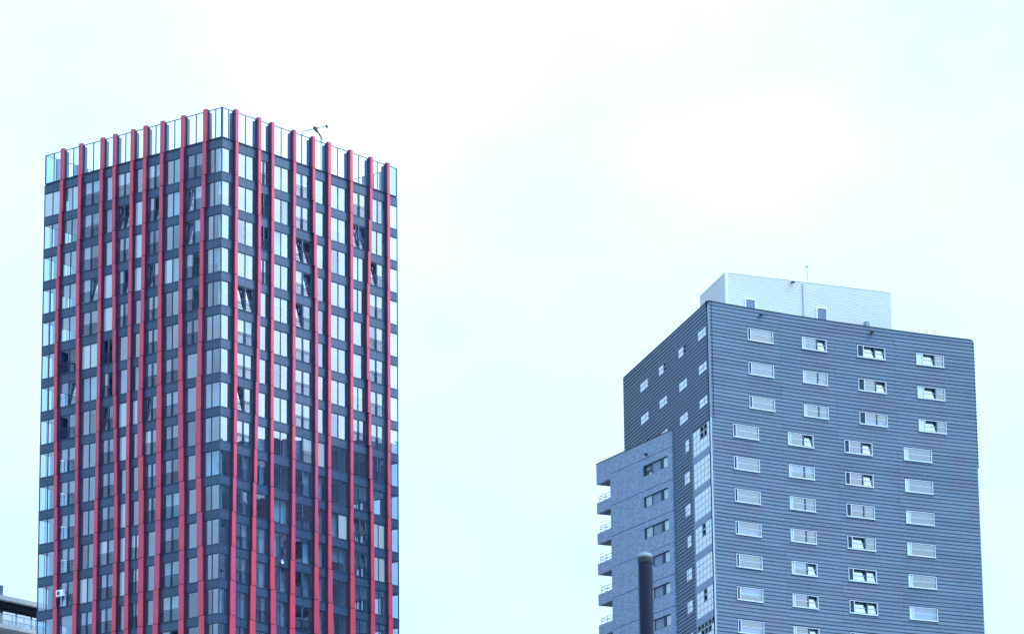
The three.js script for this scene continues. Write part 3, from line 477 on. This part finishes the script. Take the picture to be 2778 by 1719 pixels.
// pale ribbed plant room on the roof
{
  const P0 = [18.6 - CY[0], -359.34 - CY[2]], aF = 64.5, aS = -14.03, hF = 16.48, hS = 8.01, y0 = TOP - 0.5, y1 = 104.3;
  const dF = [SX(aF * R), -CX(aF * R)], dS = [SX(aS * R), -CX(aS * R)], at = (u, v) => [P0[0] + dF[0] * u + dS[0] * v, P0[1] + dF[1] * u + dS[1] * v];
  const body = mesh('plant_room', new Geo().prism([at(0, 0), at(hF, 0), at(hF, hS), at(0, hS)], y0, y1 - 0.02), std(C(0.53, 0.56, 0.57), 0.55), slate);
  const rF = new Geo(), rS = new Geo(), nF = [CX(aF * R), SX(aF * R)], nS = [-CX(aS * R), -SX(aS * R)], n = 30, st = (y1 - y0) / n;
  const V = (p, nn, o, y) => [p[0] + nn[0] * o, y, p[1] + nn[1] * o];
  for (let i = 0; i < n; i++) {
    const a = y0 + i * st, m = a + st * 0.38, b = a + st;
    for (const [g, l, r, nn] of [[rF, at(0, 0), at(hF, 0), nF], [rS, at(0, hS), at(0, 0), nS]])
      g.quad(V(l, nn, 0.012, a), V(r, nn, 0.012, a), V(r, nn, 0.034, m), V(l, nn, 0.034, m)).quad(V(l, nn, 0.034, m), V(r, nn, 0.034, m), V(r, nn, 0.034, b - 0.012), V(l, nn, 0.034, b - 0.012)).quad(V(l, nn, 0.034, b - 0.012), V(r, nn, 0.034, b - 0.012), V(r, nn, 0.012, b), V(l, nn, 0.012, b));
  }
  const pale = std(C(0.53, 0.56, 0.57), 0.5);
  mesh('ribbed_sheet', rF, pale, body); mesh('ribbed_sheet', rS, pale, body);
  const tr = new Geo().box(-0.09, 0.09, y0, y1 + 0.03, -0.05, 0.09), ct = mesh('corner_trim', tr, M.white, body); ct.position.set(P0[0], 0, P0[1]); ct.rotation.y = Math.atan2(nF[0] + nS[0], nF[1] + nS[1]);
  const rim = new Geo(); rim.bar([...at(0, 0)].toSpliced(1, 0, y1), [...at(hF, 0)].toSpliced(1, 0, y1), 0.12).bar([...at(0, 0)].toSpliced(1, 0, y1 + 0.004), [...at(0, hS)].toSpliced(1, 0, y1 + 0.004), 0.12).bar([...at(hF, 0)].toSpliced(1, 0, y0), [...at(hF, 0)].toSpliced(1, 0, y1), 0.13, [1, 0, 0]);
  mesh('roof_edge', rim, M.white, body);
  const face = (m, u, y) => { const q = at(u, 0); m.position.set(q[0] + nF[0] * 0.06, y, q[1] + nF[1] * 0.06); m.rotation.y = Math.atan2(nF[0], nF[1]); return m; };
  for (const [u, yb, yt] of [[1.83, 100.0, 102.03], [8.92, 100.0, 102.0]]) {
    const w = 0.9, h = yt - yb; const d = face(mesh('louvre_door', new Geo().box(-0.08, 0, 0, h + 0.08, -0.05, 0.05).box(w, w + 0.05, 0, h + 0.08, -0.05, 0.05).box(0, w, h, h + 0.08, -0.05, 0.05), M.white, body), u, yb);
    const lv = new Geo().box(0, w, 0, h, -0.04, -0.02); for (let y = 0; y < h - 0.1; y += 0.11) lv.box(0.03, w - 0.03, y, y + 0.05, -0.02, 0.015); mesh('louvre', lv, M.greyPanel, d);
  }
  const pp = face(mesh('conduit', new Geo().box(-0.035, 0.035, 0, 4.1, 0, 0.06), M.pipe, body), 7.55, 100);
  face(mesh('conduit', new Geo().box(0, 0.34, 0, 1.35, 0.0, 0.34), M.greyPanel, body), 13.63, 99.9);
  // things on it
  const mast = thing('antenna_mast', 'thin grey mast with a small round head on the pale rooftop block', 'antenna');
  const q = at(8.5, 1.2); mast.position.set(q[0] + CY[0], y1 - 0.03, q[1] + CY[2]);
  const cyl = new THREE.CylinderGeometry(0.028, 0.036, 1.75, 8); cyl.translate(0, 0.875, 0); mesh('pole', cyl, M.greyTrim, mast);
  const hd = new THREE.LatheGeometry([[0, 0], [0.1, 0.02], [0.15, 0.06], [0.13, 0.1], [0.05, 0.14], [0, 0.15]].map((k) => new THREE.Vector2(...k)), 14); hd.translate(0, 1.74, 0); mesh('receiver_head', hd, M.greyPanel, mast);
  const lamp = (label, pos, turn) => {
    const t = thing('wall_lamp', label, 'lamp', pos, turn, 'small dark wall lamps');
    mesh('bracket', new Geo().box(-0.04, 0.04, 0.06, 0.12, 0, 0.2), M.black, t);
    mesh('lamp_housing', new Geo().prism([[-0.17, 0.12], [0.17, 0.12], [0.12, 0.36], [-0.12, 0.36]].map(([a, b]) => [a, b]).reverse().reverse(), -0.05, 0.06), M.black, t);
  };
  const wq = (s, off) => { const k = frontAt(s); return [k.x + k.n[0] * off + CY[0], k.z + k.n[1] * off + CY[2], Math.atan2(k.n[0], k.n[1])]; };
  { const [x, z, a] = wq(5.55, 0.02); lamp('small black lamp on the board cladding above the left column of windows', [x, 99.9, z], a); }
  { const [x, z, a] = wq(17.22, 0.02); lamp('small black lamp on the board cladding near the roof edge, right of centre', [x, 99.85, z], a); }
  { const k = at(6.47, 0); lamp('small black lamp high on the pale ribbed rooftop block', [k[0] + nF[0] * 0.05 + CY[0], 104.0, k[1] + nF[1] * 0.05 + CY[2]], Math.atan2(nF[0], nF[1])); }
}

/* ================= brick block with balconies ================= */
{
  const az = -26.8 * R, db = [SX(az), -CX(az)], ob = [-CX(az), -SX(az)];
  const brick = thing('brick_building', 'lower blue-grey brick block with open corner balconies beside the slate tower', 'building', [13.55, 0, -365.88], Math.atan2(ob[0], ob[1]));
  // local frame: x to the right as seen (x = -s), y up, z out of the wall
  const bt = texture(1024, (x, y) => {
    const rows = 64, cols = 18, j = Math.floor(y * rows), fy = y * rows - j, xx = x * cols + (j % 2) * 0.5 + (hash3(j, 5, 1) - 0.5) * 0.2, i = Math.floor(xx) % cols, fx = xx - Math.floor(xx);
    const mortar = fy < 0.16 || fx < 0.05, v = 0.55 + 0.42 * hash3(i, j, 3) + 0.1 * (hash3(Math.floor(x * 1024), Math.floor(y * 1024), 4) - 0.5), tint = hash3(i, j, 8);
    return mortar ? [0.45, 0.46, 0.47] : [v * (0.93 + 0.12 * tint), v * (0.97 + 0.04 * tint), v];
  }, [1 / 4.0, 1 / 4.2]);
  const bb = texture(1024, (x, y) => { const rows = 64, cols = 18, j = Math.floor(y * rows), fy = y * rows - j, xx = x * cols + (j % 2) * 0.5, fx = xx - Math.floor(xx); return fy < 0.16 || fx < 0.05 ? 0.1 : 0.6 + 0.4 * hash3(Math.floor(xx) % cols, j, 3); }, [1 / 4.0, 1 / 4.2]);
  const bm = std(C(0.33, 0.44, 0.63), 0.85, { map: bt, bumpMap: bb, bumpScale: 0.012 });
  const S = 10.95, TOPB = 91.75, bot = 69.5;
  const joints = [TOPB, 90.28]; for (let y = 87.38; y > bot; y -= 2.8) joints.push(y); joints.push(bot);
  const wins = []; for (let k = 0; k < 7; k++) wins.push(89.66 - k * 2.8 - (k ? 0.02 : 0));
  for (let i = 0; i + 1 < joints.length; i++) {
    const y1 = joints[i] - (i ? 0.022 : 0), y0 = joints[i + 1] + 0.022, g = new Geo(), wt = wins.find((w) => w < y1 && w - 1.0 > y0);
    if (wt) { const wb = wt - 1.0; g.box(-S, 0.59, wt, y1, -0.28, 0).box(-S, 0.59, y0, wb, -0.28, 0).box(-S, -4.78, wb, wt, -0.28, 0).box(-0.25, 0.59, wb, wt, -0.28, 0); } else g.box(-S, 0.59, y0, y1, -0.28, 0);
    mesh('brick_storey', g, bm, brick);
  }
  mesh('joint_backing', new Geo().box(-S + 0.01, -4.85, bot, TOPB - 0.05, -0.32, -0.06).box(-0.2, 0.57, bot, TOPB - 0.05, -0.32, -0.06), M.groove, brick);
  mesh('roof_coping', new Geo().box(-13.6, 0.6, TOPB + 0.002, TOPB + 0.06, -0.34, 0.03), M.black, brick);
  // body behind the wall
  mesh('rear_body', new Geo().prism([[-S, -0.34], [0.4, -0.34], [0.4, -0.36], [-S, -2.6]].reverse().reverse(), bot, TOPB - 0.4), M.greyPanel, brick);
  mesh('lower_storeys', new Geo().prism([[-S, 0], [0.59, 0], [0.5, -0.3], [-S, -2.6]], 0, bot), bm, brick);
  const bl = thing('wall_lamp', 'small dark lamp near the top of the brick block', 'lamp', [13.55 + db[0] * 3.9 + ob[0] * 0.002, 90.5, -365.88 + db[1] * 3.9 + ob[1] * 0.002], Math.atan2(ob[0], ob[1]), 'small dark wall lamps');
  mesh('bracket', new Geo().box(-0.03, 0.03, 0.1, 0.15, 0, 0.18), M.black, bl); mesh('lamp_housing', new Geo().prism([[-0.12, 0.08], [-0.08, 0.3], [0.08, 0.3], [0.12, 0.08]], -0.06, 0.1), M.black, bl);
  wins.forEach((yt, k) => {
    const w = 4.53, h = 1.0, x0 = -4.78, g = new Geo(), t = 0.07, z = -0.14;
    g.box(0, w, 0, t, z - 0.06, z + 0.06).box(0, w, h - t, h, z - 0.06, z + 0.06).box(0, t, t, h - t, z - 0.06, z + 0.06).box(w - t, w, t, h - t, z - 0.06, z + 0.06).box(1.42, 1.52, t, h - t, z - 0.06, z + 0.06).box(3.06, 3.46, t, h - t, z - 0.06, z + 0.05);
    const win = mesh('window', g, M.frame, brick); win.position.set(x0, yt - h, 0);
    mesh('infill_panel', new Geo().box(1.52, 3.06, t, h - t, z - 0.05, z), M.greyPanel, win);
    const open = k === 0 || k === 3;
    if (open) { const f = mesh('sash_frame', new Geo().box(0, 0.07, 0, h - 2 * t, -0.03, 0.03).box(1.28, 1.35, 0, h - 2 * t, -0.03, 0.03).box(0.07, 1.28, 0, 0.07, -0.03, 0.03).box(0.07, 1.28, h - 2 * t - 0.07, h - 2 * t, -0.03, 0.03), M.frame, win); f.position.set(t, t, z - 0.02); f.rotation.x = -0.38; }
    const p = pane(win, t, 1.42, t, h - t, z, M.paneR); if (open) p.rotation.x = -0.38;
    const pr = pane(win, 3.46, w - t, t, h - t, z, M.paneR); p.rotation.y = pr.rotation.y = -0.025;
    mesh('window_back', new Geo().box(0.02, w - 0.02, 0.02, h - 0.02, -0.34, -0.335), M.room, win);
    mesh('blind', new Geo().box(3.46, w - t, h * 0.1, h - t, z - 0.1, z - 0.09), M.curtain[k % 2], win);
  });
  // balconies past the end of the wall
  for (let k = 0; k < 8; k++) {
    const y1 = k ? 88.17 - (k - 1) * 2.79 : TOPB, y0 = k ? y1 - 1.0 : 89.86;
    if (y0 < bot) break;
    const g = new Geo().box(-13.58, -S - 0.005, y0, y1, -0.22, 0).box(-13.58, -13.36, y0, y1 - 0.01, -1.35, -0.225);
    const bal = mesh('balcony_parapet', g, bm, brick);
    mesh('balcony_slab', new Geo().box(-13.57, -S - 0.01, y0 + 0.003, y0 + 0.2, -1.34, -0.01), M.darkVent, bal);
    if (k) {
      const r = new Geo(); for (const x of [-13.22, -12.08, -11.05]) r.box(x - 0.015, x + 0.015, y1, y1 + 0.58, -0.12, -0.09); for (const y of [0.3, 0.56]) r.box(-13.24, -S - 0.01, y1 + y, y1 + y + 0.03, -0.13, -0.1).box(-13.24, -13.21, y1 + y, y1 + y + 0.03, -1.3, -0.13); r.box(-13.24, -13.21, y1, y1 + 0.58, -1.32, -1.29);
      mesh('balcony_rail', r, M.rail, bal);
    }
  }
}

/* ================= low block at the lower left ================= */
{
  const t = thing('apartment_building', 'flat roofed block with deep pale roof slab and glass balcony, behind the red finned tower', 'building', [-48.09, 0, -394.98], 51.54 * R);
  const x0 = -14, x1 = 13, y = 84;
  mesh('roof_slab', new Geo().box(x0, x1, y - 0.42, y, -12, 0), std(C(0.68, 0.68, 0.66), 0.85, { map: dirt }), t);
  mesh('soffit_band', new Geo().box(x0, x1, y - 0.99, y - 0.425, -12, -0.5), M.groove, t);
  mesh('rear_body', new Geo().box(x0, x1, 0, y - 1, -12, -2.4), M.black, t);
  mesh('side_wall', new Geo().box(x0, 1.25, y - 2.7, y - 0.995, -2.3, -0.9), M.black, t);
  const fr = new Geo(), wn = mesh('window', fr, M.frame, t); const f = new Geo();
  for (let x = 1.3; x < x1; x += 2.0) f.box(x - 0.05, x + 0.05, 0, 1.7, -0.05, 0.05); f.box(1.3, x1, 1.65, 1.7, -0.04, 0.04).box(1.3, x1, 0, 0.05, -0.04, 0.04); wn.geometry = f.build(); wn.position.set(0, y - 2.7, -1.2);
  for (let x = 1.3; x + 2 < x1; x += 2.0) pane(wn, x + 0.05, x + 1.95, 0.05, 1.65, 0, M.glass);
  mesh('balcony_slab', new Geo().box(x0, x1, y - 3.08, y - 2.705, -2.4, -0.02), std(C(0.68, 0.68, 0.66), 0.85, { map: dirt }), t);
  const bl = mesh('balustrade', new Geo().box(x0, x1, 0.98, 1.03, -0.03, 0.03), M.pipe, t); bl.position.set(0, y - 2.7, -0.2);
  const ps = new Geo(); for (let x = x0 + 0.3; x < x1; x += 1.55) ps.box(x - 0.02, x + 0.02, 0, 0.98, -0.03, 0.02); mesh('posts', ps, M.pipe, bl);
  for (let x = x0 + 0.3; x + 1.55 < x1; x += 1.55) pane(bl, x + 0.03, x + 1.52, 0.05, 0.97, 0, phy(C(0.7, 0.85, 0.95), 0.02, { transmission: 0.8, thickness: 0, ior: 1.8 }));
  for (let k = 1; k < 12; k++) { const yy = y - 3.08 - k * 3.0; mesh('balcony_slab', new Geo().box(x0, x1, yy, yy + 0.38, -2.4, -0.02), M.concrete, t); }
  const ch = thing('roof_housing', 'grey ribbed plant housing on the flat roof at the left edge of the picture', 'housing', [-48.09, 84.003, -394.98], 51.54 * R);
  mesh('housing_body', new Geo().box(-2.2, 0.62, 0, 0.93, -2.5, -0.35), M.greyPanel, ch);
  const rb = new Geo(); for (let x = -2.1; x < 0.6; x += 0.22) rb.box(x, x + 0.06, 0.01, 0.9, -0.349, -0.31); mesh('ribs', rb, M.greyTrim, ch);
  mesh('lid', new Geo().box(-2.25, 0.67, 0.931, 0.99, -2.55, -0.3), M.greyTrim, ch); mesh('corner_post', new Geo().box(0.622, 0.70, 0, 0.93, -0.45, -0.36), M.lightPanel, ch);
}

/* ================= dark mast in the foreground ================= */
{
  const t = thing('steel_mast', 'dark steel mast with a pale domed cap in front of the brick block', 'mast', [1.762, 0, -56.98]);
  const V = (a) => a.map((k) => new THREE.Vector2(...k)), hM = 13.9;
  const paint = phy(C(0.004, 0.009, 0.028), 0.6, { specularIntensity: 0.5 });
  mesh('shaft', new THREE.LatheGeometry(V([[0.125, 0.02], [0.125, 1.2], [0.102, 1.35], [0.099, hM - 0.08]]), 40), paint, t);
  mesh('collar', new THREE.LatheGeometry(V([[0.1, hM - 0.085], [0.107, hM - 0.08], [0.107, hM - 0.012], [0.099, hM]]), 40), M.black, t);
  mesh('cap', new THREE.LatheGeometry(V([[0.099, hM], [0.094, hM + 0.02], [0.075, hM + 0.045], [0.04, hM + 0.058], [0, hM + 0.063]]), 40), std(C(0.13, 0.17, 0.21), 0.6), t);
  mesh('base_plate', new THREE.LatheGeometry(V([[0, 0], [0.26, 0], [0.26, 0.03], [0, 0.03]]), 24), M.pipe, t);
}

/* ================= small things on and in the red tower ================= */
const inTower = (x, y, z) => new THREE.Vector3(x, y, z).applyMatrix4((tower.updateMatrixWorld(), tower.matrixWorld)).toArray();
{
  const t = thing('roof_crane', 'window cleaning crane arm rising above the glass parapet of the red finned tower', 'crane', inTower(17.9, H - 0.1, -4), 51.54 * R);
  const p = (s, y) => [s - 17.9, y - H + 0.1, 0];
  mesh('jib', new Geo().bar(p(15.44, 123.73), p(18.66, 125.1), 0.08), M.web, t);
  mesh('jib_tip', new Geo().bar(p(15.21, 123.36), p(15.44, 123.73), 0.09), M.greyTrim, t); mesh('jib_tip', new Geo().bar(p(18.62, 125.14), p(18.84, 124.98), 0.16), M.web, t);
  mesh('bracket', new Geo().prism([[-1.0, 0.09], [-0.55, 0.09], [-0.55, -0.09], [-1.0, -0.09]], 0, 0.3).box(-0.72, -0.5, -0.16, 0.05, -0.08, 0.08), M.black, t).position.y = 124.3 - H + 0.1;
  mesh('arm', new Geo().bar(p(17.2, 124.4), p(17.92, 123.84), 0.1).bar(p(17.92, 123.84), p(17.97, 123.55), 0.1), M.black, t);
  mesh('mast', new Geo().bar(p(17.97, 123.55), p(18.0, H - 0.1), 0.14, [1, 0, 0]), M.silver, t);
  mesh('base', new Geo().box(-0.5, 0.7, 0, 0.35, -0.5, 0.5), M.greyPanel, t);
}
{ // air conditioner hung outside a railing
  const y = H - 13 * FL + 0.95, t = thing('air_conditioner', 'white air conditioning unit on a railing low at the left of the red finned tower', 'air conditioner', inTower(-0.14, y, -18.75), 51.54 * R - Math.PI / 2);
  mesh('casing', new Geo().box(-0.4, 0.4, 0, 0.58, 0.02, 0.34), std(C(0.8, 0.83, 0.84), 0.5), t);
  const f = new THREE.TorusGeometry(0.19, 0.022, 8, 20); f.translate(-0.1, 0.29, 0.345); mesh('fan_guard', f, M.greyTrim, t);
  const d = new THREE.CylinderGeometry(0.18, 0.18, 0.012, 20); d.rotateX(Math.PI / 2); d.translate(-0.1, 0.29, 0.347); mesh('fan', d, M.darkVent, t);
  mesh('bracket', new Geo().box(-0.35, -0.3, -0.3, 0, 0.0, 0.3).box(0.3, 0.35, -0.3, 0, 0.0, 0.3), M.rail, t);
}
function plant(label, pos, h, n, seed) {
  const t = thing('potted_plant', label, 'plant', pos, 0, 'plants behind the windows of the red finned tower'), r = rng(seed), pot = new THREE.LatheGeometry([[0, 0], [0.15, 0], [0.2, 0.36], [0.17, 0.36], [0.16, 0.3], [0, 0.3]].map((k) => new THREE.Vector2(...k)), 14);
  mesh('pot', pot, M.curtain[2], t); const st = new Geo().bar([0, 0.3, 0], [0.04, h * 0.6, 0.02], 0.03, [1, 0, 0]); mesh('stem', st, M.darkVent, t);
  const g = new Geo();
  for (let i = 0; i < n; i++) {
    const a = r() * 6.28, l = 0.25 + r() * 0.4, y = 0.4 + (h - 0.4) * (0.35 + 0.55 * r()), e = 0.2 + r() * 0.7, c = [CX(a), SX(a)], w = 0.05 + r() * 0.05;
    const P = (k, sd, up) => [c[0] * l * k - c[1] * w * sd, y + up, c[1] * l * k + c[0] * w * sd];
    g.quad(P(0, 0.1, 0), P(0, -0.1, 0), P(0.55, -1, l * e * 0.6), P(0.55, 1, l * e * 0.6)).tri(P(0.55, 1, l * e * 0.6), P(0.55, -1, l * e * 0.6), P(1, 0, l * e * 0.35), [0, 0], [1, 0], [0, 1]);
  }
  mesh('leaves', g, M.leaf, t);
}
const floorY = (r) => H - (r + 1) * FL - 0.018;
plant('leafy plant in the top left corner window of the red finned tower', inTower(0.9, floorY(0), -20.9), 2.0, 26, 1);
plant('tall plant in a left edge window halfway up the red finned tower', inTower(1.0, floorY(4), -20.8), 1.9, 30, 2);
plant('dark plant at a wide open window halfway up the red finned tower', inTower(0.5, floorY(6), -13.0), 1.5, 34, 8);
plant('tall palm in a left edge window low on the red finned tower', inTower(0.8, floorY(10), -20.7), 2.0, 30, 4);
plant('bushy plant in the near corner window low on the red finned tower', inTower(0.7, floorY(9), -0.75), 1.3, 40, 5);
plant('dark plant in a corner window near the bottom of the red finned tower', inTower(0.75, floorY(13), -0.8), 1.7, 30, 6);
{
  const t = thing('tripod', 'white tripod standing inside the near corner window of the red finned tower', 'tripod', inTower(0.75, floorY(7), -0.7), 51.54 * R);
  for (const [x, z] of [[-0.4, -0.35], [0.42, 0.1], [0.05, -0.45]]) mesh('leg', new Geo().bar([x, 0, z], [0, 0.95, 0], 0.035), M.white, t);
  mesh('head', new Geo().box(-0.05, 0.05, 0.93, 1.03, -0.05, 0.05), M.white, t);
}
{
  const t = thing('satellite_dish', 'small pale dish low on the right face of the red finned tower', 'dish', inTower(8.0, H - 12 * FL - 0.3, 0.05), 51.54 * R);
  const g = new THREE.LatheGeometry([[0, 0], [0.1, 0.015], [0.18, 0.05], [0.21, 0.08]].map((k) => new THREE.Vector2(...k)), 18); g.rotateX(Math.PI / 2); g.translate(0, 0, 0.06);
  mesh('reflector', g, std(C(0.4, 0.5, 0.6), 0.5, { side: THREE.DoubleSide }), t); mesh('arm', new Geo().box(-0.015, 0.015, -0.05, 0.0, -0.03, 0.09), M.pipe, t);
}
{
  const t = thing('folded_parasol', 'folded white parasol leaning on a beige blind in a right face window', 'parasol', inTower(13.25, floorY(10), -0.35), 51.54 * R);
  const g = new THREE.LatheGeometry([[0, 1.0], [0.16, 1.05], [0.13, 1.5], [0.05, 1.95], [0.02, 2.1], [0, 2.1]].map((k) => new THREE.Vector2(...k)), 10); mesh('canopy', g, M.white, t);
  mesh('pole', new Geo().box(-0.02, 0.02, 0, 1.05, -0.02, 0.02), M.white, t);
}
renderer.render(scene, camera);
